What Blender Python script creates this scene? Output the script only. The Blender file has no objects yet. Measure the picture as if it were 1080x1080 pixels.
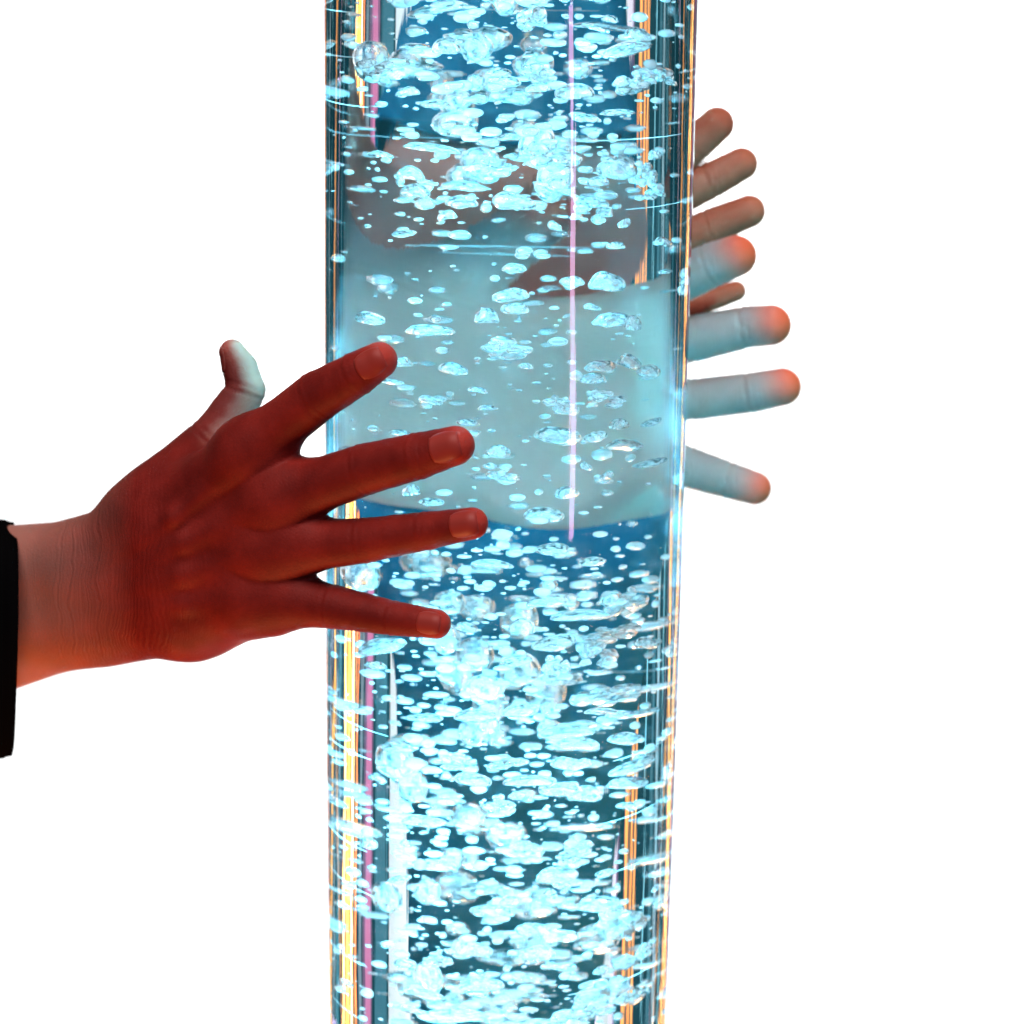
import bpy, bmesh, math, random
import numpy as np
from mathutils import Vector, Matrix

random.seed(7)
rng = np.random.default_rng(11)
scene = bpy.context.scene
COL = scene.collection

# ------------------------------------------------------------------ camera
TUBE_R = 0.083          # outer radius of the acrylic tube (m)
TUBE_RI = 0.0765        # inner radius
HALF = math.radians(12.0)
TAN = math.tan(HALF)
DIST = 0.2376 / TAN
PITCH = math.radians(12.6)
ROLL = math.radians(-0.80)
f_ = Vector((0, math.cos(PITCH), -math.sin(PITCH)))
r0 = Vector((1, 0, 0))
u0 = r0.cross(f_)
r_ = r0 * math.cos(ROLL) - u0 * math.sin(ROLL)
u_ = u0 * math.cos(ROLL) + r0 * math.sin(ROLL)
CAM = Vector((0.0036, 0, 0)) - f_ * DIST
cam_data = bpy.data.cameras.new("camera")
cam_data.sensor_width = 36
cam_data.lens = 18.0 / TAN
cam_data.clip_start = 0.02
cam_data.clip_end = 60
cam_data.dof.use_dof = True
cam_data.dof.focus_distance = DIST - 0.085
cam_data.dof.aperture_fstop = 7.0
cam = bpy.data.objects.new("camera", cam_data)
COL.objects.link(cam)
cam.matrix_world = Matrix(((r_.x, u_.x, -f_.x, CAM.x), (r_.y, u_.y, -f_.y, CAM.y),
                           (r_.z, u_.z, -f_.z, CAM.z), (0, 0, 0, 1)))
scene.camera = cam


def at(px, py, Y):
    """photo pixel (1080 grid) + depth plane -> point in metres"""
    d = f_ + r_ * ((px - 540) / 540 * TAN) + u_ * ((540 - py) / 540 * TAN)
    return CAM + d * ((Y - CAM.y) / d.y)


def metres(rpx, p):
    return rpx / 540 * TAN * (p - CAM).dot(f_)


# ------------------------------------------------------------------ world + render settings
world = bpy.data.worlds.new("World")
scene.world = world
world.use_nodes = True
bg = world.node_tree.nodes["Background"]
bg.inputs[0].default_value = (0.12, 0.44, 0.58, 1)
bg.inputs[1].default_value = 0.11
scene.view_settings.view_transform = 'Standard'
scene.view_settings.look = 'None'
scene.view_settings.exposure = 0
scene.view_settings.gamma = 1
scene.view_settings.use_curve_mapping = False
cy = scene.cycles
cy.use_denoising = True
cy.max_bounces = 28
cy.transmission_bounces = 24
cy.transparent_max_bounces = 24
cy.diffuse_bounces = 3
cy.glossy_bounces = 8
cy.volume_bounces = 0
cy.caustics_refractive = True
cy.caustics_reflective = False
cy.sample_clamp_indirect = 60.0
cy.blur_glossy = 0.3


# ------------------------------------------------------------------ lamps
def area(name, loc, target, sx, sy, color, power, spread=180):
    l = bpy.data.lights.new(name, 'AREA')
    l.shape = 'RECTANGLE'
    l.size, l.size_y = sx, sy
    l.color = color
    l.energy = power
    l.spread = math.radians(spread)
    o = bpy.data.objects.new(name, l)
    COL.objects.link(o)
    o.location = loc
    d = Vector(target) - Vector(loc)
    o.rotation_euler = d.to_track_quat('-Z', 'Y').to_euler()
    return o


def spot(name, loc, target, deg, color, power, blend=0.5, radius=0.0):
    l = bpy.data.lights.new(name, 'SPOT')
    l.spot_size = math.radians(deg)
    l.spot_blend = blend
    l.color = color
    l.energy = power
    l.shadow_soft_size = radius
    o = bpy.data.objects.new(name, l)
    COL.objects.link(o)
    o.location = loc
    d = Vector(target) - Vector(loc)
    o.rotation_euler = d.to_track_quat('-Z', 'Y').to_euler()
    return o


def point(name, loc, color, power):
    l = bpy.data.lights.new(name, 'POINT')
    l.color = color
    l.energy = power
    l.shadow_soft_size = 0.0
    o = bpy.data.objects.new(name, l)
    COL.objects.link(o)
    o.location = loc
    return o


BACK_Y = 6.0
# lamps washing the white backdrop
area("backdrop_lamp", (0, 5.0, 0.55), (0, BACK_Y, -1.0), 2.5, 0.3, (1, 1, 1), 165)
area("backdrop_lamp", (0, 5.0, -3.75), (0, BACK_Y, -2.2), 2.5, 0.3, (1, 1, 1), 165)


def strip(az, width, color, radiance, dist=1.7, height=3.2, z=-0.35):
    """tall thin coloured lamp standing round the tube; az measured from straight behind it, + to the right"""
    a = math.radians(az)
    loc = (math.sin(a) * dist, math.cos(a) * dist, z)
    area("strip_lamp", loc, (0, 0, z), width, height, color, radiance * width * height * math.pi)


strip(33.0, 0.040, (1.0, 0.36, 0.03), 6.5)
strip(30.8, 0.022, (1.0, 0.60, 0.25), 8.5)
strip(35.4, 0.024, (1.0, 0.55, 0.16), 8.0)
strip(28.9, 0.016, (1.0, 0.22, 0.04), 4.0)
strip(47.0, 0.05, (1.0, 0.40, 0.06), 4.0)
strip(52.0, 0.03, (0.9, 0.6, 0.8), 1.6)
strip(24.0, 0.060, (0.80, 0.16, 0.32), 0.9)
strip(-15.5, 0.030, (1.0, 0.45, 0.85), 1.3)
strip(-19.5, 0.050, (0.6, 0.25, 0.5), 0.6)
strip(-22.6, 0.022, (1.0, 0.30, 0.04), 2.2)
strip(-24.2, 0.012, (1.0, 0.26, 0.03), 2.8)
strip(-25.6, 0.016, (1.0, 0.34, 0.06), 2.2)
strip(-36.0, 0.04, (0.55, 0.8, 0.9), 1.0)
strip(-47.0, 0.05, (1.0, 0.38, 0.06), 4.0)
strip(-52.0, 0.03, (1.0, 0.6, 0.85), 1.6)
strip(33.0, 0.21, (1.0, 0.42, 0.12), 0.9, 1.9)  # broad dim strips, added to soften the edges of the streaks
strip(-24.0, 0.12, (0.8, 0.30, 0.08), 0.5, 1.9)
strip(24.5, 0.11, (0.6, 0.22, 0.45), 0.4, 1.9)
strip(-47.0, 0.13, (0.8, 0.35, 0.12), 0.7, 1.9)
for az_, w_, c_, r_s in ((20.0, 0.10, (0.22, 0.60, 0.78), 0.30), (27.0, 0.03, (0.55, 0.62, 0.70), 0.55), (40.0, 0.07, (0.15, 0.55, 0.70), 0.6),
                         (43.5, 0.02, (0.7, 0.9, 1.0), 1.0), (-29.5, 0.012, (0.35, 0.85, 1.0), 1.3), (-33.0, 0.05, (0.20, 0.55, 0.70), 0.35),
                         (-40.0, 0.012, (0.35, 0.85, 1.0), 1.5), (-57.0, 0.04, (0.3, 0.8, 1.0), 0.9), (58.0, 0.05, (0.3, 0.8, 1.0), 0.9)):
    strip(az_, w_, c_, r_s)
strip(139.3, 0.065, (1.0, 0.50, 0.85), 15.0, 1.5, 1.38, 0.69)

# white fill added high in front; added cyan spots stand in for tube glow
area("front_fill", (0.0, -1.3, 2.35), (0.0, 0.0, 0.0), 1.8, 1.1, (1.0, 0.82, 0.78), 120.0)
area("low_room_lamp", (-0.20, -0.20, -0.62), (-0.18, -0.02, -0.02), 0.2, 0.2, (1.0, 0.34, 0.12), 8.0)
spot("glow_fill", (0.62, -0.42, -0.03), (0.13, 0.09, 0.045), 20, (0.06, 0.85, 1.0), 20, 0.35, 0.02)
spot("glow_fill", (0.02, -0.16, 0.34), (-0.122, -0.012, 0.066), 8.5, (0.0, 0.80, 1.0), 20.0, 0.7, 0.01)
# unseen point lamps added up the water column to light the bubbles
for z, p in ((0.24, 0.9), (0.15, 0.7), (0.0, 0.35), (-0.08, 0.9), (-0.15, 1.4), (-0.23, 1.6)):
    point("water_fill", (-0.012, -0.02, z), (0.16, 0.75, 1.0), p * 0.95)
    point("water_fill", (0.030, -0.045, z - 0.03), (0.16, 0.75, 1.0), p * 0.5)
    point("water_fill", (-0.040, -0.035, z - 0.045), (0.16, 0.75, 1.0), p * 0.5)


# ------------------------------------------------------------------ material helpers
def new_mat(name):
    m = bpy.data.materials.new(name)
    m.use_nodes = True
    nt = m.node_tree
    nt.nodes.clear()
    out = nt.nodes.new('ShaderNodeOutputMaterial')
    return m, nt, out


def N(nt, kind, **kw):
    n = nt.nodes.new(kind)
    for k, v in kw.items():
        if k.startswith('i_'):
            key = k[2:].replace('_', ' ')
            n.inputs[key].default_value = v
        else:
            setattr(n, k, v)
    return n


def L(nt, a, b):
    nt.links.new(a, b)


def mix_col(nt, fac, a, b, mode='MIX'):
    n = nt.nodes.new('ShaderNodeMix')
    n.data_type = 'RGBA'
    n.blend_type = mode
    for sock, val in ((n.inputs[0], fac), (n.inputs[6], a), (n.inputs[7], b)):
        if hasattr(val, 'is_output'):
            L(nt, val, sock)
        else:
            sock.default_value = val if not isinstance(val, tuple) else (*val, 1)
    return n.outputs[2]


def math_n(nt, op, a, b=None, c=None):
    n = nt.nodes.new('ShaderNodeMath')
    n.operation = op
    for i, v in enumerate((a, b, c)):
        if v is None:
            continue
        if hasattr(v, 'is_output'):
            L(nt, v, n.inputs[i])
        else:
            n.inputs[i].default_value = v
    return n.outputs[0]


# backdrop
m_back, nt, out = new_mat("white_backdrop")
p = N(nt, 'ShaderNodeBsdfDiffuse')
p.inputs[0].default_value = (0.85, 0.85, 0.85, 1)
L(nt, p.outputs[0], out.inputs[0])

# acrylic and water
def glass_mat(name, ior, color=(1, 1, 1), rough=0.0, ripple=0.035):
    m, nt, out = new_mat(name)
    g = N(nt, 'ShaderNodeBsdfGlass')
    g.inputs['Color'].default_value = (*color, 1)
    g.inputs['Roughness'].default_value = rough
    g.inputs['IOR'].default_value = ior
    # faint drawn-in ripple of extruded acrylic: long vertical streaks
    tc = N(nt, 'ShaderNodeTexCoord')
    mp = N(nt, 'ShaderNodeMapping')
    mp.inputs['Scale'].default_value = (1, 1, 0.02)
    L(nt, tc.outputs['Object'], mp.inputs[0])
    nz = N(nt, 'ShaderNodeTexNoise')
    nz.inputs['Scale'].default_value = 160
    nz.inputs['Detail'].default_value = 3
    L(nt, mp.outputs[0], nz.inputs['Vector'])
    bp = N(nt, 'ShaderNodeBump')
    bp.inputs['Strength'].default_value = ripple
    bp.inputs['Distance'].default_value = 0.002
    L(nt, nz.outputs[0], bp.inputs['Height'])
    L(nt, bp.outputs[0], g.inputs['Normal'])
    L(nt, g.outputs[0], out.inputs[0])
    return m, nt, out


m_acrylic, _, _ = glass_mat("clear_acrylic", 1.49)
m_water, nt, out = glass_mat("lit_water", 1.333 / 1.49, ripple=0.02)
vol = N(nt, 'ShaderNodeVolumePrincipled')
vol.inputs['Color'].default_value = (0, 0, 0, 1)
ab = N(nt, 'ShaderNodeVolumeAbsorption')
ab.inputs['Color'].default_value = (0.78, 0.91, 0.94, 1)
ab.inputs['Density'].default_value = 8.0
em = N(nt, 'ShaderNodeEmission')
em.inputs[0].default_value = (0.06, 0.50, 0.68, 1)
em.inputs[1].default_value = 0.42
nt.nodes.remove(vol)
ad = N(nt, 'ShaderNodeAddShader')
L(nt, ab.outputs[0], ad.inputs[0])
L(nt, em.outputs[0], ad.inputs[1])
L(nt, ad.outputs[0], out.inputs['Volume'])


def bubble_mat(name, white, clear):
    m, nt, out = new_mat(name)
    g = N(nt, 'ShaderNodeBsdfGlass')
    g.inputs['IOR'].default_value = 0.75
    g.inputs['Roughness'].default_value = 0.02
    d = N(nt, 'ShaderNodeBsdfDiffuse')
    d.inputs[0].default_value = (0.92, 0.95, 0.96, 1)
    t = N(nt, 'ShaderNodeBsdfTranslucent')
    t.inputs[0].default_value = (0.92, 0.95, 0.96, 1)
    tr = N(nt, 'ShaderNodeBsdfTransparent')
    m1 = N(nt, 'ShaderNodeMixShader')
    m1.inputs[0].default_value = 0.5
    L(nt, d.outputs[0], m1.inputs[1]); L(nt, t.outputs[0], m1.inputs[2])
    tc = N(nt, 'ShaderNodeTexCoord')
    nz = N(nt, 'ShaderNodeTexNoise')
    nz.inputs['Scale'].default_value = 2.6
    nz.inputs['Detail'].default_value = 3
    oi = N(nt, 'ShaderNodeObjectInfo')
    va = N(nt, 'ShaderNodeVectorMath'); va.operation = 'ADD'
    L(nt, tc.outputs['Object'], va.inputs[0])
    L(nt, oi.outputs['Location'], va.inputs[1])
    L(nt, va.outputs[0], nz.inputs['Vector'])
    mr = N(nt, 'ShaderNodeMapRange')
    mr.inputs['From Min'].default_value = 0.40
    mr.inputs['From Max'].default_value = 0.62
    mr.inputs['To Min'].default_value = max(0.0, white - 0.4)
    mr.inputs['To Max'].default_value = min(1.0, white + 0.35)
    L(nt, nz.outputs[0], mr.inputs[0])
    m2 = N(nt, 'ShaderNodeMixShader')
    lw = N(nt, 'ShaderNodeLayerWeight'); lw.inputs['Blend'].default_value = 0.35
    fac = math_n(nt, 'MULTIPLY', mr.outputs[0], math_n(nt, 'MULTIPLY_ADD', lw.outputs['Facing'], -0.85, 1.0))
    L(nt, fac, m2.inputs[0])
    L(nt, g.outputs[0], m2.inputs[1]); L(nt, m1.outputs[0], m2.inputs[2])
    m3 = N(nt, 'ShaderNodeMixShader')
    m3.inputs[0].default_value = clear
    L(nt, m2.outputs[0], m3.inputs[1]); L(nt, tr.outputs[0], m3.inputs[2])
    L(nt, m3.outputs[0], out.inputs[0])
    return m


m_lens = bubble_mat("air_film", 0.30, 0.12)
m_foam = bubble_mat("white_foam", 0.45, 0.12)
m_tiny = bubble_mat("fine_bubbles", 0.5, 0.2)


def skin_mat(name, base, deep, tip, rough=0.42, sss=0.15, sheen=0.0, spec=0.5, light=(0.31, 0.20, 0.17)):
    m, nt, out = new_mat(name)
    pr = N(nt, 'ShaderNodeBsdfPrincipled')
    pr.inputs['Roughness'].default_value = rough
    pr.inputs['Subsurface Weight'].default_value = sss
    pr.inputs['Subsurface Radius'].default_value = (1.0, 0.25, 0.12)
    pr.inputs['Subsurface Scale'].default_value = 0.005
    pr.inputs['Sheen Weight'].default_value = sheen
    pr.inputs['Specular IOR Level'].default_value = spec
    pr.inputs['Sheen Roughness'].default_value = 0.4
    tc = N(nt, 'ShaderNodeTexCoord')
    n1 = N(nt, 'ShaderNodeTexNoise')
    n1.inputs['Scale'].default_value = 55; n1.inputs['Detail'].default_value = 4
    L(nt, tc.outputs['Object'], n1.inputs['Vector'])
    r1 = N(nt, 'ShaderNodeMapRange')
    r1.inputs['From Min'].default_value = 0.35; r1.inputs['From Max'].default_value = 0.68
    L(nt, n1.outputs[0], r1.inputs[0])
    c = mix_col(nt, r1.outputs[0], base, deep)
    n2 = N(nt, 'ShaderNodeTexNoise')
    n2.inputs['Scale'].default_value = 420; n2.inputs['Detail'].default_value = 3
    L(nt, tc.outputs['Object'], n2.inputs['Vector'])
    c = mix_col(nt, math_n(nt, 'MULTIPLY', n2.outputs[0], 0.6), c, deep)
    at_tip = N(nt, 'ShaderNodeAttribute'); at_tip.attribute_name = 'tip_red'
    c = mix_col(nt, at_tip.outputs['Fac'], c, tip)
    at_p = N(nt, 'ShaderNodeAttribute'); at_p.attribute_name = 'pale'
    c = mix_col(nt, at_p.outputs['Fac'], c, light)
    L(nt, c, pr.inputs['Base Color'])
    # crease bump: 'along' runs down the limb, 'crease' says how strong the folds are
    al = N(nt, 'ShaderNodeAttribute'); al.attribute_name = 'along'
    ac = N(nt, 'ShaderNodeAttribute'); ac.attribute_name = 'crease'
    mp = N(nt, 'ShaderNodeCombineXYZ')
    n3 = N(nt, 'ShaderNodeTexNoise')
    n3.inputs['Scale'].default_value = 45; n3.inputs['Detail'].default_value = 3
    L(nt, tc.outputs['Object'], n3.inputs['Vector'])
    ph = math_n(nt, 'MULTIPLY_ADD', n3.outputs[0], 0.012, al.outputs['Fac'])
    L(nt, math_n(nt, 'MULTIPLY', ph, 1.0), mp.inputs[0])
    n4 = N(nt, 'ShaderNodeTexNoise')
    n4.noise_dimensions = '1D'
    n4.inputs['Scale'].default_value = 760; n4.inputs['Detail'].default_value = 2
    L(nt, ph, n4.inputs['W'])
    fold = math_n(nt, 'MULTIPLY', math_n(nt, 'SUBTRACT', n4.outputs[0], 0.5), ac.outputs['Fac'])
    vo = N(nt, 'ShaderNodeTexVoronoi')
    vo.inputs['Scale'].default_value = 620
    vo.feature = 'DISTANCE_TO_EDGE'
    L(nt, tc.outputs['Object'], vo.inputs['Vector'])
    ht = math_n(nt, 'MULTIPLY_ADD', fold, 1.7, math_n(nt, 'MULTIPLY', vo.outputs['Distance'], 0.35))
    ht = math_n(nt, 'ADD', ht, math_n(nt, 'MULTIPLY', n1.outputs[0], 0.5))
    bp = N(nt, 'ShaderNodeBump')
    bp.inputs['Strength'].default_value = 0.55
    bp.inputs['Distance'].default_value = 0.0009
    L(nt, ht, bp.inputs['Height'])
    L(nt, bp.outputs[0], pr.inputs['Normal'])
    L(nt, pr.outputs[0], out.inputs[0])
    return m


m_skin_near = skin_mat("red_lit_skin", (0.17, 0.0130, 0.0090), (0.090, 0.0055, 0.0040), (0.26, 0.028, 0.019), 0.6, spec=0.09, light=(0.42, 0.235, 0.185))  # dim red light on this hand is put into its skin colour
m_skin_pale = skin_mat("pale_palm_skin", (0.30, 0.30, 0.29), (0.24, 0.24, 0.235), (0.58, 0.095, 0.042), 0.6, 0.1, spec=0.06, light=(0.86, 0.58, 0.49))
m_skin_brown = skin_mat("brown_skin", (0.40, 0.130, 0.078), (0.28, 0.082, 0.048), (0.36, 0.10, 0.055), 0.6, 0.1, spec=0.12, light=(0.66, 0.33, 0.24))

m_nail, nt, out = new_mat("nail")
pr = N(nt, 'ShaderNodeBsdfPrincipled')
pr.inputs['Base Color'].default_value = (0.19, 0.021, 0.015, 1)
pr.inputs['Roughness'].default_value = 0.5
pr.inputs['Specular IOR Level'].default_value = 0.16
L(nt, pr.outputs[0], out.inputs[0])

m_cloth, nt, out = new_mat("black_cloth")
pr = N(nt, 'ShaderNodeBsdfPrincipled')
pr.inputs['Base Color'].default_value = (0.0015, 0.0015, 0.0017, 1)
pr.inputs['Roughness'].default_value = 0.95
pr.inputs['Specular IOR Level'].default_value = 0.0
tc = N(nt, 'ShaderNodeTexCoord')
wv = N(nt, 'ShaderNodeTexNoise'); wv.inputs['Scale'].default_value = 900
L(nt, tc.outputs['Object'], wv.inputs['Vector'])
bp = N(nt, 'ShaderNodeBump'); bp.inputs['Strength'].default_value = 0.5; bp.inputs['Distance'].default_value = 0.0006
L(nt, wv.outputs[0], bp.inputs['Height']); L(nt, bp.outputs[0], pr.inputs['Normal'])
L(nt, pr.outputs[0], out.inputs[0])

m_blocker_blue = m_cloth.copy()  # for the added unseen sleeves; its blue tints the dark water
m_blocker_blue.name = "blocker_blue_cloth"
m_blocker_blue.node_tree.nodes['Principled BSDF'].inputs['Base Color'].default_value = (0.015, 0.15, 0.29, 1)

m_line, nt, out = new_mat("scuffed_acrylic")
d = N(nt, 'ShaderNodeBsdfTranslucent'); d.inputs[0].default_value = (0.9, 0.95, 0.96, 1)
d2 = N(nt, 'ShaderNodeBsdfDiffuse'); d2.inputs[0].default_value = (0.9, 0.95, 0.96, 1)
tr = N(nt, 'ShaderNodeBsdfTransparent')
ms = N(nt, 'ShaderNodeMixShader'); L(nt, d.outputs[0], ms.inputs[1]); L(nt, d2.outputs[0], ms.inputs[2])
ms2 = N(nt, 'ShaderNodeMixShader'); ms2.inputs[0].default_value = 0.68
L(nt, ms.outputs[0], ms2.inputs[1]); L(nt, tr.outputs[0], ms2.inputs[2])
L(nt, ms2.outputs[0], out.inputs[0])


# ------------------------------------------------------------------ object helpers
def mesh_obj(name, verts, faces, mat, parent=None, smooth=True):
    me = bpy.data.meshes.new(name)
    me.from_pydata([tuple(map(float, v)) for v in verts], [], [tuple(int(i) for i in f) for f in faces])
    me.update()
    if smooth:
        me.polygons.foreach_set('use_smooth', [True] * len(me.polygons))
    me.materials.append(mat)
    o = bpy.data.objects.new(name, me)
    COL.objects.link(o)
    if parent:
        o.parent = parent
    return o


def tag(o, label, cat, group=None, kind=None):
    o['label'] = label
    o['category'] = cat
    if group:
        o['group'] = group
    if kind:
        o['kind'] = kind
    return o


# ------------------------------------------------------------------ backdrop
def backdrop():
    seg = []
    xl, xr, zb, zt = -2.3, 2.05, -6.5, 4.0
    n = 24
    verts, faces = [], []
    for i in range(n + 1):
        x = xl + (xr - xl) * i / n
        y = BACK_Y - 0.05 * (x / 1.7) ** 2          # gently bowed sheet
        for z in (zb, zt):
            verts.append((x, y, z))
        for z in (zb, zt):
            verts.append((x, y + 0.01, z))
    for i in range(n):
        a, b = 4 * i, 4 * i + 4
        faces += [(a, b, b + 1, a + 1), (a + 2, a + 3, b + 3, b + 2), (a, a + 2, b + 2, b), (a + 1, b + 1, b + 3, a + 3)]
    o = mesh_obj("backdrop", verts, faces, m_back, smooth=False)
    o['kind'] = 'structure'


backdrop()

# ------------------------------------------------------------------ the tube
tube = bpy.data.objects.new("bubble_tube", None)
COL.objects.link(tube)
tag(tube, "tall clear acrylic bubble tube filled with glowing blue water", "bubble tube")
Z0, Z1 = -0.95, 0.75


def cylinder(name, R, z0, z1, mat, seg=192):
    verts, faces = [], []
    for i in range(seg):
        a = 2 * math.pi * i / seg
        verts.append((R * math.cos(a), R * math.sin(a), z0))
        verts.append((R * math.cos(a), R * math.sin(a), z1))
    for i in range(seg):
        j = (i + 1) % seg
        faces.append((2 * i, 2 * j, 2 * j + 1, 2 * i + 1))
    sides = len(faces)
    faces.append(tuple(2 * i for i in reversed(range(seg))))
    faces.append(tuple(2 * i + 1 for i in range(seg)))
    o = mesh_obj(name, verts, faces, mat, tube)
    for k in (sides, sides + 1):
        o.data.polygons[k].use_smooth = False
    return o


cylinder("tube_wall", TUBE_R, Z0, Z1, m_acrylic)
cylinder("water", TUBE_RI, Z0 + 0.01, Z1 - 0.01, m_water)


def arc_line(R, z, a0, a1, th, tilt=0.0):
    """a fine scuff running round the inside of the wall"""
    verts, faces = [], []
    n, k = 60, 6
    for i in range(n + 1):
        t = i / n
        a = math.radians(a0 + (a1 - a0) * t)
        w = 0.55 * th * (0.25 + 0.75 * math.sin(math.pi * t) ** 0.5)
        zz = z + tilt * (t - 0.5)
        for j in range(k):
            b = 2 * math.pi * j / k
            rr = R + w * 0.6 * math.cos(b)
            verts.append((rr * math.cos(a), rr * math.sin(a), zz + w * math.sin(b)))
    for i in range(n):
        for j in range(k):
            j2 = (j + 1) % k
            faces.append((i * k + j, i * k + j2, (i + 1) * k + j2, (i + 1) * k + j))
    faces += [tuple(range(k - 1, -1, -1)), tuple(n * k + j for j in range(k))]
    mesh_obj("scuff_line", verts, faces, m_line, tube)


# angles: -90 = towards the camera, +90 = the far side
for (px, py, a0, a1, th, tilt) in [
        (540, 294, 70, 112, 0.0007, 0.0), (540, 302, 76, 106, 0.0005, 0.001), (540, 48, 72, 104, 0.0004, 0.0),
        (400, 110, -178, -140, 0.0006, 0.0), (400, 16, -176, -146, 0.0007, 0.0), (400, 62, -177, -143, 0.0006, 0.001),
        (400, 180, 70, 150, 0.0004, 0.0), (660, 210, -50, -12, 0.0004, 0.0), (640, 140, -70, -20, 0.0005, 0.0),
        (400, 765, -170, -138, 0.0008, 0.001), (400, 858, -172, -140, 0.0009, 0.0), (640, 760, -50, -20, 0.0007, 0.0),
        (400, 900, -172, -128, 0.0006, -0.001), (640, 872, -52, -26, 0.0008, 0.0), (400, 975, -170, -140, 0.0008, 0.001),
        (640, 985, -66, -20, 0.0007, 0.0), (400, 1030, -176, -140, 0.0006, 0.0), (640, 735, 20, 80, 0.0006, 0.0),
        (640, 820, -60, -10, 0.0006, 0.001), (400, 735, -170, -130, 0.0006, 0.0)]:
    arc_line(TUBE_RI - 0.0016, at(px, py, 0).z, a0, a1, th, tilt)


# ------------------------------------------------------------------ bubbles
def ico(sub):
    bm = bmesh.new()
    bmesh.ops.create_icosphere(bm, subdivisions=sub, radius=1)
    bm.verts.ensure_lookup_table()
    v = np.array([tuple(x.co) for x in bm.verts])
    f = np.array([[q.index for q in fc.verts] for fc in bm.faces])
    bm.free()
    return v, f


def lumpy(v, amp, freq, seed):
    r = np.random.default_rng(seed)
    d = np.zeros(len(v))
    for _ in range(7):
        k = r.normal(size=3) * freq
        d += np.sin(v @ k + r.uniform(0, 6.28)) / 7 * 2
    return v * (1 + amp * d)[:, None]


V3, F3 = ico(4)
V2, F2 = ico(3)
V1, F1 = ico(2)


def lens_mesh(seed):
    r = np.random.default_rng(seed)
    v = lumpy(V3, 0.11, 2.2, seed)
    # spherical-cap: flat hollowed underside, crisp rim
    z = v[:, 2].copy()
    low = z < 0
    v[low, 2] *= 0.55 + 0.3 * r.random()
    rad = np.hypot(v[:, 0], v[:, 1])
    v[:, 2] += np.where(low, 0.30 * np.clip(1 - rad, 0, 1), 0) - 0.18 * (rad ** 2) * r.random()
    v[:, 2] += 0.16 * v[:, 0] * r.uniform(-1, 1) + 0.08 * np.sin(3.1 * v[:, 0] + r.uniform(0, 6))
    v[:, 2] /= np.abs(v[:, 2]).max()
    v[:, :2] /= np.abs(v[:, 0]).max()
    return v, F3


def foam_mesh(seed):
    r = np.random.default_rng(seed)
    vs, fs, off = [], [], 0
    for i in range(11):
        c = np.array([r.uniform(-0.72, 0.72), r.uniform(-0.6, 0.6), r.uniform(-0.55, 0.55)])
        s = r.uniform(0.18, 0.46) * np.array([1, 1, r.uniform(0.6, 1.1)])
        v = lumpy(V2, 0.22, 3.4, seed * 50 + i) * s + c
        vs.append(v); fs.append(F2 + off); off += len(v)
    v = np.vstack(vs)
    v /= np.abs(v).max(axis=0)
    return v, np.vstack(fs)


def make_data(name, v, f, mat):
    me = bpy.data.meshes.new(name)
    me.from_pydata(v.tolist(), [], f.tolist())
    me.polygons.foreach_set('use_smooth', [True] * len(me.polygons))
    me.materials.append(mat)
    me.update()
    return me


LENS = [make_data("air_bubble", *lens_mesh(s), m_lens) for s in range(8)]
FOAM = [make_data("foam_clump", *foam_mesh(s + 20), m_foam) for s in range(7)]
ROUND = [make_data("air_bubble", lumpy(V2, 0.10, 1.8, s + 60), F2, m_lens) for s in range(4)]

S = 420 / 1080
NOTE = []          # (px, py, w, h, foamy) all in photo pixels
Z3 = [(60,42,80,18),(75,160,95,18),(230,210,130,60,1),(250,268,70,35),(350,298,80,24),(355,425,140,28),(210,430,75,20),(85,508,90,22),
      (290,485,75,45),(300,530,80,40),(325,565,60,40),(415,560,85,36),(390,605,50,36),(385,155,70,50),(595,55,80,60,1),(730,20,90,35),
      (620,210,110,50,1),(530,248,65,30),(600,260,60,30),(710,345,70,26),(700,262,110,50),(845,155,170,40),(855,115,90,50),(840,240,120,60,1),
      (950,235,140,60,1),(990,180,80,16),(790,65,50,24),(745,97,45,16),(840,325,95,22),(835,475,110,70),(915,495,90,70,1),(930,440,40,36),
      (1000,520,60,30),(955,545,60,26),(720,585,110,70,1),(540,560,120,60),(510,460,170,50,1),(640,435,150,80,1),(655,510,60,36),(750,505,60,30),
      (870,548,50,18),(640,625,40,30),(820,615,40,30),(780,680,50,24),(960,680,60,36),(240,645,70,14),(925,745,55,12),(545,740,60,30)]
Z4 = [(340,185,130,36),(480,150,60,50),(535,90,90,40),(545,125,80,36),(540,230,150,60,1),(690,50,70,30),(810,65,105,70),(730,120,50,22),
      (770,160,110,45),(840,165,50,50),(960,110,105,75,1),(405,288,75,40),(460,342,50,20),(350,370,65,28),(665,378,100,45,1),(750,280,90,36),
      (730,312,70,36),(840,270,80,50),(930,300,70,36),(800,370,120,50,1),(830,440,60,36),(650,465,130,50),(505,505,60,40),(520,560,110,50,1),
      (610,670,100,40),(660,615,60,40),(840,495,110,40),(890,538,120,22),(770,470,70,30),(915,432,70,16),(970,380,50,30),(190,150,90,36),
      (260,270,60,36),(430,428,60,20),(240,460,70,16),(570,278,36,20),(300,610,50,36),(340,640,70,20),(770,570,40,30),(710,545,36,28),
      (240,320,70,16),(480,388,50,16)]
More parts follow.
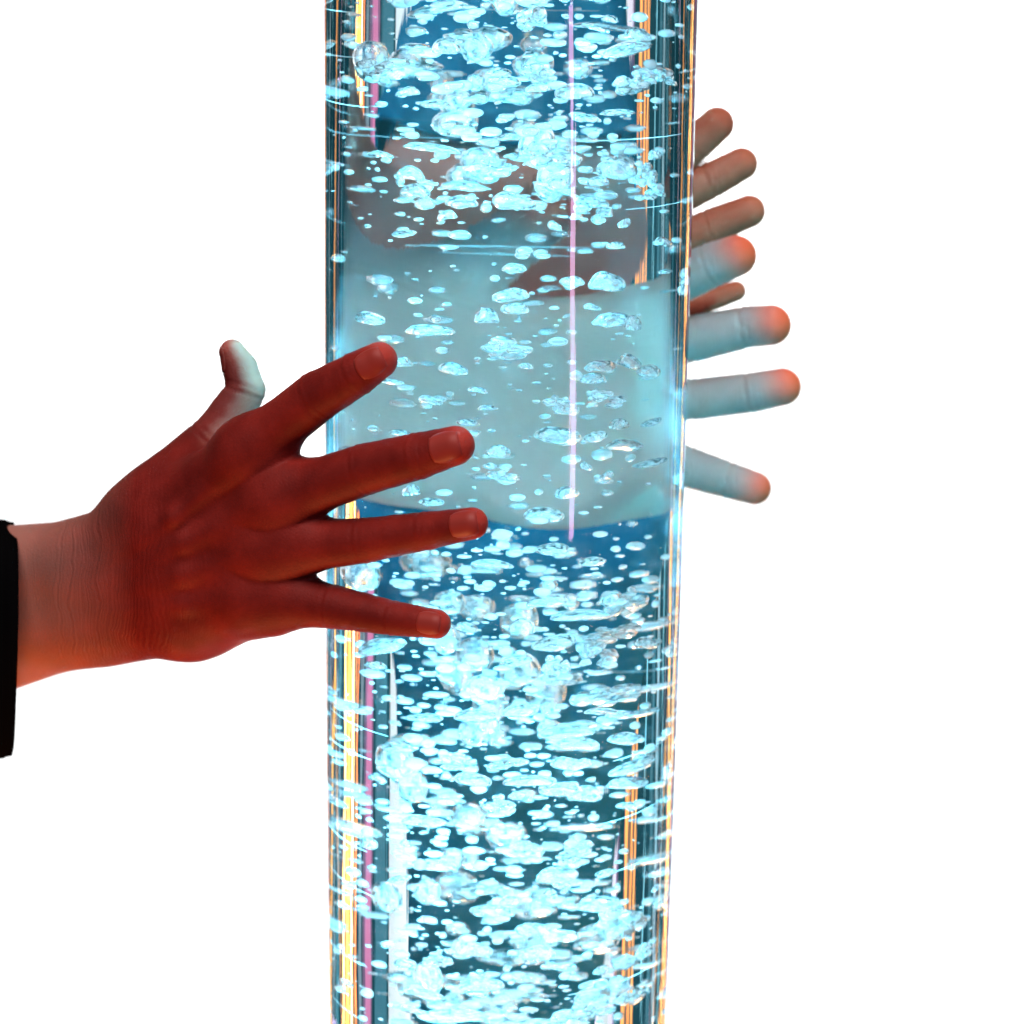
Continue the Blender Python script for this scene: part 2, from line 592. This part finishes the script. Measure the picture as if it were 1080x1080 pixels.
Z5 = [(490,80,105,26),(620,185,110,40),(560,250,70,50),(430,250,60,26),(720,75,80,22),(640,45,90,24),(700,220,170,40),(760,265,170,50,1),
      (880,190,140,90,1),(650,300,130,50),(550,340,90,24),(740,320,120,80,1),(640,355,80,60,1),(760,430,200,60,1),(170,315,140,50),(330,495,110,30),
      (450,495,120,40),(560,475,100,40),(690,530,180,36),(690,560,120,40),(660,610,80,36),(840,500,90,30),(940,370,120,60,1),(860,300,90,40),
      (850,630,150,36),(520,610,120,40,1),(580,665,150,36),(250,635,80,36),(190,665,60,24),(270,575,90,24),(440,665,110,36),(720,630,80,30),
      (860,560,110,36),(960,665,70,24),(960,550,60,36),(90,525,100,20),(150,365,70,20),(760,480,100,24),(910,485,110,24),(400,600,100,50,1),
      (660,690,120,40),(840,675,130,30)]
Z6 = [(520,50,110,60,1),(700,20,90,50),(850,70,50,18),(180,170,60,36),(180,235,36,16),(330,100,120,40),(270,170,40,24),(120,100,140,24),
      (690,185,110,50,1),(640,240,110,50),(560,160,110,50,1),(770,245,70,24),(350,215,120,36),(740,315,130,40),(890,300,160,30),(650,290,80,50,1),
      (530,315,60,30),(830,370,160,80,1),(640,395,100,60),(910,390,130,60,1),(880,450,90,60,1),(740,525,200,130,1),(890,570,90,50,1),(260,492,80,24),
      (110,540,50,24),(90,628,60,20),(450,430,90,50),(360,465,90,60,1),(320,560,120,36),(460,540,120,40),(620,635,200,40),(720,610,200,60,1),
      (400,600,200,36),(270,620,80,24),(640,495,80,30),(600,460,100,50),(170,275,50,30),(260,260,80,16),(930,195,130,30),(900,650,120,24),
      (580,385,90,40),(240,430,30,26)]
for zl, oy in ((Z3, 0), (Z4, 280), (Z5, 560), (Z6, 820)):
    for q in zl:
        NOTE.append((330 + q[0] * S, oy + q[1] * S, q[2] * S, q[3] * S, len(q) > 4))

ZONES = [("above the rear hands", "upper tube above the rear hands"),
         ("level with the rear hands", "middle of the tube in front of the rear palm"),
         ("below the near hand", "lower tube below the near hand")]


def zone(py):
    return 0 if py < 290 else (1 if py < 560 else 2)


def add_bubble(p, sx, sy, sz, foamy, py, rnd=False):
    z = zone(py)
    if foamy:
        me = random.choice(FOAM)
        o = bpy.data.objects.new("foam_clump", me)
        tag(o, "frothy white bubble clump in the " + ZONES[z][1], "foam clump", "frothy clumps " + ZONES[z][0])
    elif rnd:
        o = bpy.data.objects.new("air_bubble", random.choice(ROUND))
        tag(o, "plump cyan bubble deep in the " + ZONES[z][1], "bubble", "plump bubbles " + ZONES[z][0])
    else:
        o = bpy.data.objects.new("air_bubble", random.choice(LENS))
        tag(o, "flat shiny white bubble in the " + ZONES[z][1], "bubble", "flat bubbles " + ZONES[z][0])
    COL.objects.link(o)
    o.location = p
    o.scale = (sx, sy, sz)
    # the tilt follows the swirl; scale stays upright enough to read as a flattened bubble
    o.rotation_euler = (random.gauss(0, 0.12), random.gauss(0, 0.10), random.choice((0, math.pi)) + random.gauss(0, 0.3))
    return o


special = {(740, 525, 6): "largest white froth clump near the bottom right of the tube",
           (845, 155, 3): "long flat lens shaped bubble near the top right of the tube",
           (540, 230, 4): "crystalline wide froth clump in the middle of the tube, before the grey palm",
           (880, 190, 5): "ragged bright froth clump at the right wall just below the rear hands",
           (490, 80, 5): "thin clear lens bubble just right of the ring fingertip"}
spec_px = {}
for (X, Y, k), lab in special.items():
    spec_px[(round(330 + X * S, 2), round({3: 0, 4: 280, 5: 560, 6: 820}[k] + Y * S, 2))] = lab

count = 0
for (px, py, w, h, foamy) in NOTE:
    hh = (px - 532) / 190
    half = w / 2 / 2273 * 0.94
    lim = TUBE_RI - 0.002 - half * 0.75
    Y = -0.35 * TUBE_RI - random.random() * 0.5 * TUBE_RI
    p = at(px, py, Y)
    rr = math.hypot(p.x, p.y)
    if rr > lim:
        k = lim / rr
        if abs(p.x) < lim:
            p = at(px, py, -math.sqrt(max(lim * lim - p.x * p.x, 1e-8)))
            if math.hypot(p.x, p.y) > lim:
                p = Vector((p.x * k, p.y * k, p.z))
        else:
            p = Vector((math.copysign(lim, p.x), 0.0, p.z))
    o = add_bubble(p, half, half * random.uniform(0.55, 0.8), max(h / 2 / 2273, 0.0011), foamy, py)
    lab = spec_px.get((round(px, 2), round(py, 2)))
    if lab:
        o['label'] = lab
        del o['group']
    count += 1

# the plume deep in the water: plump bubbles rising mid-tube, behind the front ones
while count < 300:
    py = random.choice((random.uniform(-10, 210), random.uniform(570, 1090), random.uniform(570, 1090)))
    a, q = random.uniform(0, 6.283), random.random() ** 0.7 * 0.042
    x, y = q * math.cos(a) - 0.010, q * math.sin(a) + 0.022
    z = at(532, py, y).z
    s = random.uniform(0.0026, 0.0072)
    rnd = random.random() < 0.75
    add_bubble(Vector((x, y, z)), s * (1.0 if rnd else 1.5), s * (1.0 if rnd else 1.2), s * random.uniform(0.8, 1.7) * (1 if rnd else 0.4), False, py, rnd)
    count += 1


def swarm(n):
    vs, fs, off = [], [], 0
    for i in range(n):
        u = random.random()
        py = random.uniform(-30, 1110)
        if u < 0.50:
            py = random.uniform(560, 1110)
        elif u < 0.68:
            py = random.uniform(-30, 230)
        q = math.sqrt(random.random()) * (TUBE_RI - 0.006)
        a = random.uniform(0, 6.283)
        if random.random() < 0.3:
            q *= 0.55
        x, y = q * math.cos(a), q * math.sin(a)
        z = at(532, py, y).z
        big = random.random() < 0.42
        s = random.uniform(0.0013, 0.0030) if big else random.uniform(0.00035, 0.0012)
        V, F = (V1, F1)
        v = lumpy(V, 0.15, 2.0, i) * np.array([s * random.uniform(0.9, 1.7), s, s * random.uniform(0.45, 0.9)]) + np.array([x, y, z])
        vs.append(v); fs.append(F + off); off += len(v)
    me = make_data("fine_bubble_swarm", np.vstack(vs), np.vstack(fs), m_tiny)
    o = bpy.data.objects.new("fine_bubble_swarm", me)
    COL.objects.link(o)
    tag(o, "swarm of tiny air bubbles scattered through the whole water column", "bubbles", kind='stuff')


swarm(3000)


# ------------------------------------------------------------------ hands: one continuous surface each, from rounded-cone fields
def rcone(P, a, b, ra, rb):
    a = np.asarray(a, np.float32); b = np.asarray(b, np.float32)
    ba = b - a
    t = np.clip(((P - a) @ ba) / max(float(ba @ ba), 1e-12), 0, 1)
    d = P - a - t[..., None] * ba
    return np.sqrt((d * d).sum(-1)) - (ra + (rb - ra) * t)


def smin(a, b, k):
    h = np.clip(0.5 + 0.5 * (b - a) / k, 0, 1)
    return b + (a - b) * h - k * h * (1 - h)


def surface_nets(F, lo, hi, vox):
    n = [int(math.ceil((hi[i] - lo[i]) / vox)) + 1 for i in range(3)]
    xs = [lo[i] + vox * np.arange(n[i]) for i in range(3)]
    vals = np.empty(n, np.float32)
    bs = 12
    for i in range(0, n[0], bs):
        for j in range(0, n[1], bs):
            for k in range(0, n[2], bs):
                X, Y, Z = xs[0][i:i + bs], xs[1][j:j + bs], xs[2][k:k + bs]
                cen = np.array([[X.mean(), Y.mean(), Z.mean()]], np.float32)
                fc = float(F(cen)[0])
                if abs(fc) > vox * bs * 0.87 * 1.15 + 0.006:
                    vals[i:i + bs, j:j + bs, k:k + bs] = fc
                    continue
                P = np.empty((len(X), len(Y), len(Z), 3), np.float32)
                P[..., 0] = X[:, None, None]; P[..., 1] = Y[None, :, None]; P[..., 2] = Z[None, None]
                vals[i:i + bs, j:j + bs, k:k + bs] = F(P)
    ins = vals < 0
    c = np.zeros([m - 1 for m in n], np.int32)
    for dx in (0, 1):
        for dy in (0, 1):
            for dz in (0, 1):
                c += ins[dx:n[0] - 1 + dx, dy:n[1] - 1 + dy, dz:n[2] - 1 + dz]
    act = (c > 0) & (c < 8)
    idx = -np.ones(act.shape, np.int64)
    cells = np.argwhere(act)
    idx[act] = np.arange(len(cells))
    acc = np.zeros((len(cells), 3)); cnt = np.zeros(len(cells))
    corners = [(i, j, k) for i in (0, 1) for j in (0, 1) for k in (0, 1)]
    for A in corners:
        for ax in range(3):
            if A[ax] == 1:
                continue
            B = list(A); B[ax] = 1
            va = vals[cells[:, 0] + A[0], cells[:, 1] + A[1], cells[:, 2] + A[2]]
            vb = vals[cells[:, 0] + B[0], cells[:, 1] + B[1], cells[:, 2] + B[2]]
            m = (va < 0) != (vb < 0)
            t = np.where(m, va / np.where(m, va - vb, 1), 0)
            pt = np.array(A, float)[None] + np.zeros((len(cells), 3))
            pt[:, ax] += t
            acc[m] += pt[m]; cnt[m] += 1
    verts = (cells + acc / cnt[:, None]) * vox + np.array(lo)
    faces = []
    for ax in range(3):
        u, v = (ax + 1) % 3, (ax + 2) % 3
        sl0 = [slice(None)] * 3; sl1 = [slice(None)] * 3
        sl0[ax] = slice(0, n[ax] - 1); sl1[ax] = slice(1, n[ax])
        a, b = ins[tuple(sl0)], ins[tuple(sl1)]
        e = np.argwhere(a != b)
        e = e[(e[:, u] > 0) & (e[:, v] > 0) & (e[:, u] < n[u] - 1) & (e[:, v] < n[v] - 1)]
        fl = a[e[:, 0], e[:, 1], e[:, 2]]
        q = []
        for du, dv in ((-1, -1), (0, -1), (0, 0), (-1, 0)):
            w = e.copy(); w[:, u] += du; w[:, v] += dv
            q.append(idx[w[:, 0], w[:, 1], w[:, 2]])
        q = np.stack(q, 1)
        q[~fl] = q[~fl][:, ::-1]
        faces.append(q)
    return verts, np.vstack(faces)


def contact(px, py, r, sign, Ymin):
    """depth where a limb of radius r just rests on the tube (sign -1 near side, +1 far side)"""
    Y = Ymin
    for _ in range(12):
        p = at(px, py, Y)
        R = TUBE_R + r
        need = sign * math.sqrt(max(R * R - p.x * p.x, 0)) if abs(p.x) < R else None
        if need is None:
            return Ymin
        Y = min(Ymin, need) if sign < 0 else max(Ymin, need)
    return Y


def limb(points, sign):
    """(px, py, r_px, Y) -> [(co, r)], pushed out of the tube where it would cut in"""
    res = []
    for px, py, rp, Y in points:
        r = metres(rp, at(px, py, Y))
        Y2 = contact(px, py, r * 0.97, sign, Y)
        p = at(px, py, Y2)
        res.append((np.array(p), metres(rp, p)))
    return res


def finger_field(ch):
    """tapered phalanges with slightly thicker joints"""
    segs = []
    for (a, ra), (b, rb) in zip(ch[:-1], ch[1:]):
        m = (a + b) / 2
        rm = (ra + rb) / 2 * 0.975
        segs += [(a, m, ra, rm), (m, b, rm, rb)]
    return segs


def build_hand(name, fingers, palm, extra, mat, vox, sign, palm_k=0.012, web_k=0.010, dents=(), tip_red_len=0.02,
               along_dir=(1, 0, 0), creases=(), lit_chain=None, palm_lit_at=None, tendons=(), groove=0.0):
    chains = [limb(f, sign) for f in fingers]
    palm_segs = [limb(s, sign) for s in palm] + list(extra)
    prim = []
    for ch in chains:
        prim.append(finger_field(ch))
    rings = []
    for ch in chains:
        rr = []
        if groove > 0 and len(ch) >= 4:
            for j in (1, 2):
                ax = ch[j + 1][0] - ch[j - 1][0]
                ax = (ax / np.linalg.norm(ax)).astype(np.float32)
                for off, f in ((-0.0016, 1.0), (0.0016, 0.7)):
                    rr.append(((ch[j][0] + ax * off).astype(np.float32), ch[j][1], ax, 0.0009, groove * f))
        rings.append(rr)
    pp = []
    for ch in palm_segs:
        for (a, ra), (b, rb) in zip(ch[:-1], ch[1:]):
            pp.append((a, b, ra, rb))
    tend = [limb(t, sign) for t in tendons]

    def F(P):
        p = None
        for s in pp:
            d = rcone(P, *s)
            p = d if p is None else smin(p, d, palm_k)
        for ch in tend:
            for (a, ra), (b, rb) in zip(ch[:-1], ch[1:]):
                p = smin(p, rcone(P, a, b, ra, rb), 0.006)
        tot = p
        for fi, segs in enumerate(prim):
            d = None
            for s in segs:
                e = rcone(P, *s)
                d = e if d is None else smin(d, e, 0.0008)
            for (c, r, ax, s_, dep) in rings[fi]:
                q = P - c
                t = q @ ax
                near_j = (q * q).sum(-1) < (1.9 * r) ** 2
                d = d + np.where(near_j, dep * np.exp(-(t / s_) ** 2), 0)
            tot = np.minimum(tot, smin(p, d, web_k))
        for c, r, dep in dents:
            q = P - np.asarray(c, np.float32)
            tot = tot + dep * np.exp(-(q * q).sum(-1) / (r * r))
        # skin flattens where it presses on the acrylic
        return np.maximum(tot, TUBE_R + 0.0005 - np.sqrt(P[..., 0] ** 2 + P[..., 1] ** 2))

    allp = [x for ch in chains + palm_segs for x in ch]
    lo = np.min([c - r for c, r in allp], axis=0) - 0.006
    hi = np.max([c + r for c, r in allp], axis=0) + 0.006
    v, fc = surface_nets(F, lo, hi, vox)
    # one Newton step keeps the skin smooth
    e = 0.0006
    vf = v.astype(np.float32)
    f0 = F(vf)
    g = np.stack([(F(vf + np.eye(3, dtype=np.float32)[i] * e) - f0) / e for i in range(3)], 1)
    gn = (g * g).sum(1)
    v = v - (np.clip(f0, -0.001, 0.001) / np.maximum(gn, 0.25))[:, None] * g
    o = mesh_obj(name, v, fc, mat)
    # skin masks: redder fingertips, fold strength, distance down the limb
    tip_red = np.zeros(len(v))
    for ch in chains:
        tipc, tr = ch[-1]
        d = np.sqrt(((v - tipc) ** 2).sum(1))
        ax = tipc - ch[-2][0]
        t = (v - tipc) @ (ax / np.linalg.norm(ax))
        tip_red = np.maximum(tip_red, np.clip((t + 0.75 * tip_red_len) / (1.35 * tip_red_len), 0, 1) * np.clip((0.030 - d) / 0.008, 0, 1))
    tip_red = tip_red * tip_red * (3 - 2 * tip_red)
    al = v @ np.array(along_dir, float)
    cr = np.full(len(v), 0.05)
    for (px, py, Y, rad, amt) in creases:
        c = np.array(at(px, py, Y))
        d2 = ((v - c) ** 2).sum(1)
        cr = np.maximum(cr, amt * np.exp(-d2 / rad ** 2))
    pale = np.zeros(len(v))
    if lit_chain is not None:
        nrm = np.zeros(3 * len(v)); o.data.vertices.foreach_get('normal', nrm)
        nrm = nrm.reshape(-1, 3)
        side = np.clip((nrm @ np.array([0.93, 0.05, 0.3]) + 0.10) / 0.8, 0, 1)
        for (c, r) in chains[lit_chain][1:]:
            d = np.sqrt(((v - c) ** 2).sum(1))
            pale = np.maximum(pale, 0.55 * np.clip(2.0 - d / (r * 1.15), 0, 1) * side)  # thumb side towards the tube paler: its glow put into the skin colour
    if lit_chain is not None:      # paler towards the forearm
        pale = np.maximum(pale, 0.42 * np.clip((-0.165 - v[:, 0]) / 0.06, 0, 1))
    if palm_lit_at is not None:         # palm brightened in colour, for light that barely reaches it
        c = np.array(at(*palm_lit_at))
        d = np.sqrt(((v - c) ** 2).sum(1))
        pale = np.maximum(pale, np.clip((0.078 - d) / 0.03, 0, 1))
    for nm, arr in (('pale', pale), ('tip_red', tip_red), ('crease', cr), ('along', al)):
        a = o.data.attributes.new(nm, 'FLOAT', 'POINT')
        a.data.foreach_set('value', arr.astype(np.float32))
    return o, chains, F


def nail(parent, F, a, b, r, dorsal, length, width):
    """a curved plate seated on the back of the last phalanx (a -> b runs to the tip)"""
    ax = (b - a) / np.linalg.norm(b - a)
    dz = dorsal - ax * (dorsal @ ax); dz /= np.linalg.norm(dz)
    sx = np.cross(ax, dz)
    nu, nv = 14, 12
    top = []
    for i in range(nu + 1):
        u = i / nu
        for j in range(nv + 1):
            w = -1 + 2 * j / nv
            # rounded plate outline
            half = width * (0.86 + 0.14 * math.sin(math.pi * min(1, u * 1.1))) * (1 if 0.12 < u < 0.9 else 0.93)
            s = w * half
            t = (u - 0.62) * length + (0.10 * length) * (1 - w * w) * (u - 0.3)
            base = b + ax * t + sx * s
            p = base + dz * (r * 1.5)
            for _ in range(10):
                d = float(F(p.astype(np.float32)[None])[0])
                p = p - dz * max(min(d * 0.8, 0.003), -0.003)
            top.append(p + dz * 0.0004 * (1 - 0.7 * abs(w) ** 3) )
    top = np.array(top)
    bot = top - dz * 0.0009
    n = len(top); W = nv + 1
    faces = []
    for i in range(nu):
        for j in range(nv):
            q = (i * W + j, (i + 1) * W + j, (i + 1) * W + j + 1, i * W + j + 1)
            faces.append(q); faces.append(tuple(x + n for x in reversed(q)))
    ring = [i for i in range(W)] + [i * W + nv for i in range(1, nu + 1)] + [nu * W + j for j in range(nv - 1, -1, -1)] + [i * W for i in range(nu - 1, 0, -1)]
    for k in range(len(ring)):
        a1, b1 = ring[k], ring[(k + 1) % len(ring)]
        faces.append((a1, b1, b1 + n, a1 + n))
    return mesh_obj("fingernail", np.vstack([top, bot]), faces, m_nail, parent)


def base_y(px):
    return -0.086 + 0.42 * (450 - px) / 2273


def B(px, py, r, dy=0.0):
    return (px, py, r, base_y(px) + dy)


def sleeve(parent, path, name="sleeve", mat=None):
    """a black cuff: elliptical cloth tube with thickness. path: (centre, half-x vector, half-z vector)"""
    verts, faces = [], []
    k = 48
    n = len(path)
    for layer in (0, 1):
        for i, (c, A, Bv) in enumerate(path):
            for j in range(k):
                t = 2 * math.pi * j / k
                w = 1 + 0.025 * math.sin(3 * t + i * 1.7) + 0.018 * math.sin(7 * t - i * 1.1)
                ct, st = math.cos(t), math.sin(t)
                q = (Vector(A) * math.copysign(abs(ct) ** 0.75, ct) + Vector(Bv) * math.copysign(abs(st) ** 0.75, st)) * w
                if layer:
                    q = q * (1 - 0.0028 / q.length)
                verts.append(Vector(c) + q)
    for layer in (0, 1):
        o = layer * n * k
        for i in range(n - 1):
            for j in range(k):
                j2 = (j + 1) % k
                q = (o + i * k + j, o + i * k + j2, o + (i + 1) * k + j2, o + (i + 1) * k + j)
                faces.append(q if layer else tuple(reversed(q)))
    for i in (0, n - 1):
        for j in range(k):
            j2 = (j + 1) % k
            a, b = i * k + j, i * k + j2
            q = (a, b, b + n * k, a + n * k)
            faces.append(q if i == 0 else tuple(reversed(q)))
    return mesh_obj(name, verts, faces, mat or m_cloth, parent)


# ---- near hand: back of a right hand, fingers spread on the front of the tube, thumb up behind
near_fingers = [
    [B(262, 476, 29), B(335, 418, 27), B(377, 394, 23.5, -0.001), B(400, 380, 19.5)],
    [B(292, 527, 31), B(385, 495, 27.5), B(441, 481, 25), B(480, 470, 21)],
    [B(285, 580, 30), B(385, 570, 24), B(449, 560, 20.5), B(498, 552, 17)],
    [B(268, 630, 29), B(352, 640, 23.5), B(415, 652, 18.5), B(460, 658, 15.8)],
    [B(150, 545, 36, 0.012), B(228, 464, 28, 0.030), B(259, 412, 21, 0.040), B(253, 388, 18.5, 0.042), B(245, 371, 13.5, 0.040)],
]
near_palm = [
    [B(95, 592, 40, 0.012), B(170, 540, 38, 0.008), B(262, 478, 27)],
    [B(95, 612, 42, 0.010), B(190, 575, 36, 0.004), B(292, 528, 28)],
    [B(95, 634, 42, 0.010), B(190, 612, 36, 0.004), B(285, 580, 27)],
    [B(95, 654, 38, 0.014), B(190, 648, 38, 0.008), B(268, 632, 27)],
    [B(60, 642, 46, 0.018), B(130, 645, 44, 0.020), B(210, 645, 42, 0.018), B(290, 636, 30, 0.010)],
    [B(95, 594, 46, 0.016), B(-60, 615, 56, 0.022), B(-260, 640, 66, 0.03)],
    [B(95, 652, 45, 0.016), B(-60, 690, 60, 0.022), B(-260, 730, 70, 0.03)],
    [B(150, 560, 34, 0.022), B(225, 500, 26, 0.026), B(250, 500, 20, 0.02)],
    [B(300, 505, 15, 0.004), B(312, 560, 17, 0.004), B(300, 615, 16, 0.004)],
    [B(262, 470, 18, 0.006), B(288, 500, 18, 0.006)],
]
near_tendons = [
    [B(110, 600, 6, -0.006), B(185, 545, 6, -0.0135), B(258, 482, 7, -0.006)],
    [B(110, 615, 6, -0.006), B(195, 572, 6, -0.013), B(288, 530, 7, -0.006)],
    [B(110, 628, 6, -0.006), B(195, 606, 6, -0.013), B(280, 582, 7, -0.006)],
    [B(110, 640, 6, -0.006), B(195, 636, 6, -0.012), B(264, 630, 7, -0.006)],
]
near_creases = [(112, 620, -0.03, 0.034, 1.0), (100, 570, -0.03, 0.03, 0.9), (120, 670, -0.03, 0.03, 0.8), (170, 610, -0.04, 0.035, 0.6),
                (342, 412, -0.09, 0.010, 1.0), (385, 496, -0.1, 0.010, 1.0), (385, 570, -0.1, 0.010, 1.0), (352, 641, -0.1, 0.009, 1.0),
                (377, 393, -0.09, 0.006, 0.9), (441, 481, -0.1, 0.006, 0.9), (449, 562, -0.1, 0.006, 0.9), (415, 652, -0.1, 0.006, 0.9)]
near, chains, F = build_hand("hand", near_fingers, near_palm, [], m_skin_near, 0.0012, -1, groove=0.0004, web_k=0.015, creases=near_creases, tendons=near_tendons, tip_red_len=0.012, lit_chain=4)
tag(near, "dark red-lit hand and forearm spread over the front of the tube, back of hand showing", "hand")
for ch, ln, wd in zip(chains[:4], (0.0115, 0.0122, 0.0112, 0.0095), (0.0060, 0.0066, 0.0058, 0.0050)):
    nail(near, F, ch[-2][0], ch[-1][0], ch[-1][1], np.array([0.0, -1.0, 0.28]), ln, wd)
nail(near, F, chains[4][-2][0], chains[4][-1][0], chains[4][-1][1], np.array([-1.0, -0.25, 0.1]), 0.010, 0.0040)

cy0 = base_y(0) + 0.02
path = []
for px, top, bot, ry in ((14, 553, 792, 0.047), (4, 551, 794, 0.048), (-60, 548, 800, 0.05), (-180, 545, 810, 0.054), (-320, 545, 825, 0.058), (-460, 545, 835, 0.06)):
    yy = base_y(px) + 0.016
    c = at(px, (top + bot) / 2, yy)
    hz = metres((bot - top) / 2, c)
    path.append((c, (-0.0115, ry, 0.0), (0.003, 0.0, hz)))
sleeve(near, path)

# ---- far hand A: palm to the tube, fingers reaching past its right edge
YA = TUBE_R + 0.010


def A(px, py, r, dy=0.0):
    return (px, py, r, YA + dy)


pale_fingers = [
    [A(640, 330, 26), A(712, 297, 25), A(752, 279, 24, -0.006), A(776, 270, 22, -0.010)],
    [A(636, 374, 26), A(732, 357, 25), A(788, 345, 22.5, -0.006), A(813, 343, 21.5, -0.010)],
    [A(634, 418, 26), A(733, 421, 22), A(793, 414, 21.5, -0.006), A(825, 408, 20, -0.010)],
    [A(634, 462, 25), A(726, 493, 22), A(770, 507, 19.5, -0.004), A(796, 515, 17.5, -0.008)],
    [A(470, 400, 36, 0.012), A(500, 320, 27, 0.006), A(535, 275, 23, 0.004), A(552, 250, 19, 0.004)],
]
pale_palm = [
    [A(450, 420, 40, 0.016), A(640, 332, 28, 0.004)],
    [A(450, 435, 40, 0.016), A(636, 374, 28, 0.004)],
    [A(450, 450, 40, 0.016), A(634, 418, 28, 0.004)],
    [A(450, 465, 40, 0.016), A(634, 460, 28, 0.004)],
    [A(455, 480, 46, 0.018), A(560, 500, 46, 0.010), A(625, 480, 36, 0.006)],
    [A(450, 410, 46, 0.018), A(520, 370, 44, 0.010)],
    [A(455, 430, 46, 0.016), A(468, 490, 50, 0.065), A(480, 580, 52, 0.12)],
    [A(470, 475, 46, 0.016), A(482, 520, 48, 0.065), A(492, 600, 50, 0.12)],
]
pale, _, _ = build_hand("hand", pale_fingers, pale_palm, [], m_skin_pale, 0.0014, 1, tip_red_len=0.0165, palm_lit_at=(525, 425, YA), groove=0.0008,
                        creases=[(712, 297, YA - 0.012, 0.007, 0.9), (752, 279, YA - 0.012, 0.006, 0.9), (732, 357, YA - 0.012, 0.008, 0.9), (788, 345, YA - 0.014, 0.006, 0.9),
                                 (733, 421, YA - 0.012, 0.008, 0.9), (793, 414, YA - 0.014, 0.006, 0.9), (726, 493, YA - 0.012, 0.007, 0.9), (770, 507, YA - 0.012, 0.006, 0.9)])
tag(pale, "pale cyan-lit palm behind the tube with four red fingertips past its right edge", "hand")


def sleeve_blocker(parent, pts):
    """unseen sleeve added behind the tube, darkening the white seen through it. pts: (px, py, Y, radius)"""
    cs = [np.array(at(px, py, Y)) for px, py, Y, r in pts]
    # resample smoothly
    path = []
    n = len(pts)
    for i in range(n - 1):
        p0, p1, p2, p3 = cs[max(i - 1, 0)], cs[i], cs[i + 1], cs[min(i + 2, n - 1)]
        for t in np.linspace(0, 1, 7)[:(7 if i == n - 2 else 6)]:
            q = 0.5 * (2 * p1 + (p2 - p0) * t + (2 * p0 - 5 * p1 + 4 * p2 - p3) * t * t + (3 * p1 - p0 - 3 * p2 + p3) * t ** 3)
            path.append((q, pts[i][3] + (pts[i + 1][3] - pts[i][3]) * t))
    rings = []
    for i, (q, r) in enumerate(path):
        d = path[min(i + 1, len(path) - 1)][0] - path[max(i - 1, 0)][0]
        d = Vector(d).normalized()
        sx = Vector((1, 0, 0)); sx = (sx - d * sx.dot(d)).normalized()
        rings.append((Vector(q), sx * r, d.cross(sx) * r))
    sleeve(parent, rings, mat=m_blocker_blue)


sleeve_blocker(pale, [(474, 478, YA + 0.045, 0.036), (490, 560, YA + 0.11, 0.044), (506, 760, YA + 0.22, 0.054), (520, 1000, YA + 0.33, 0.066), (528, 1300, YA + 0.46, 0.078)])  # added out of sight, blocks the white backdrop through the lower water

# ---- far hand B: brown, higher and further back
YB = TUBE_R + 0.046


def C(px, py, r, dy=0.0):
    return (px, py, r, YB + dy)


brown_fingers = [
    [C(642, 222, 23), C(698, 180, 20), C(735, 150, 19.5, -0.004), C(756, 131, 18.5, -0.006)],
    [C(634, 258, 23), C(703, 213, 21), C(752, 189, 19.5, -0.004), C(782, 173, 17.5, -0.006)],
    [C(630, 296, 23), C(700, 261, 20), C(752, 238, 19.5, -0.004), C(790, 223, 17.5, -0.006)],
    [C(628, 332, 20), C(700, 331, 16), C(745, 317, 13.5), C(776, 307, 11)],
    [C(556, 285, 28, 0.034), C(566, 240, 24, 0.018), C(580, 205, 20, 0.010), C(592, 183, 17, 0.006)],
]
brown_palm = [
    [C(552, 296, 34, 0.046), C(642, 224, 25, 0.002)],
    [C(552, 306, 34, 0.046), C(634, 260, 25, 0.002)],
    [C(552, 316, 34, 0.046), C(630, 298, 25, 0.002)],
    [C(552, 326, 34, 0.046), C(628, 334, 22, 0.002)],
    [C(550, 298, 36, 0.050), C(540, 270, 42, 0.10), C(530, 215, 46, 0.14)],
    [C(552, 320, 36, 0.050), C(542, 295, 42, 0.10), C(532, 240, 46, 0.14)],
]
brown, _, _ = build_hand("hand", brown_fingers, brown_palm, [], m_skin_brown, 0.0014, 1, tip_red_len=0.015, palm_lit_at=(560, 285, YB + 0.03), groove=0.0007,
                         creases=[(735, 150, YB - 0.012, 0.007, 0.9), (752, 189, YB - 0.012, 0.007, 0.9), (752, 238, YB - 0.012, 0.007, 0.9)])
tag(brown, "shadowed brown hand behind the pale one, its fingers fanned upward past the tube", "hand")
sleeve_blocker(brown, [(542, 282, YB + 0.090, 0.034), (532, 220, YB + 0.14, 0.038), (512, 60, YB + 0.22, 0.043), (502, -160, YB + 0.32, 0.048), (505, -420, YB + 0.46, 0.055)])  # likewise added, blocks the backdrop through the upper water
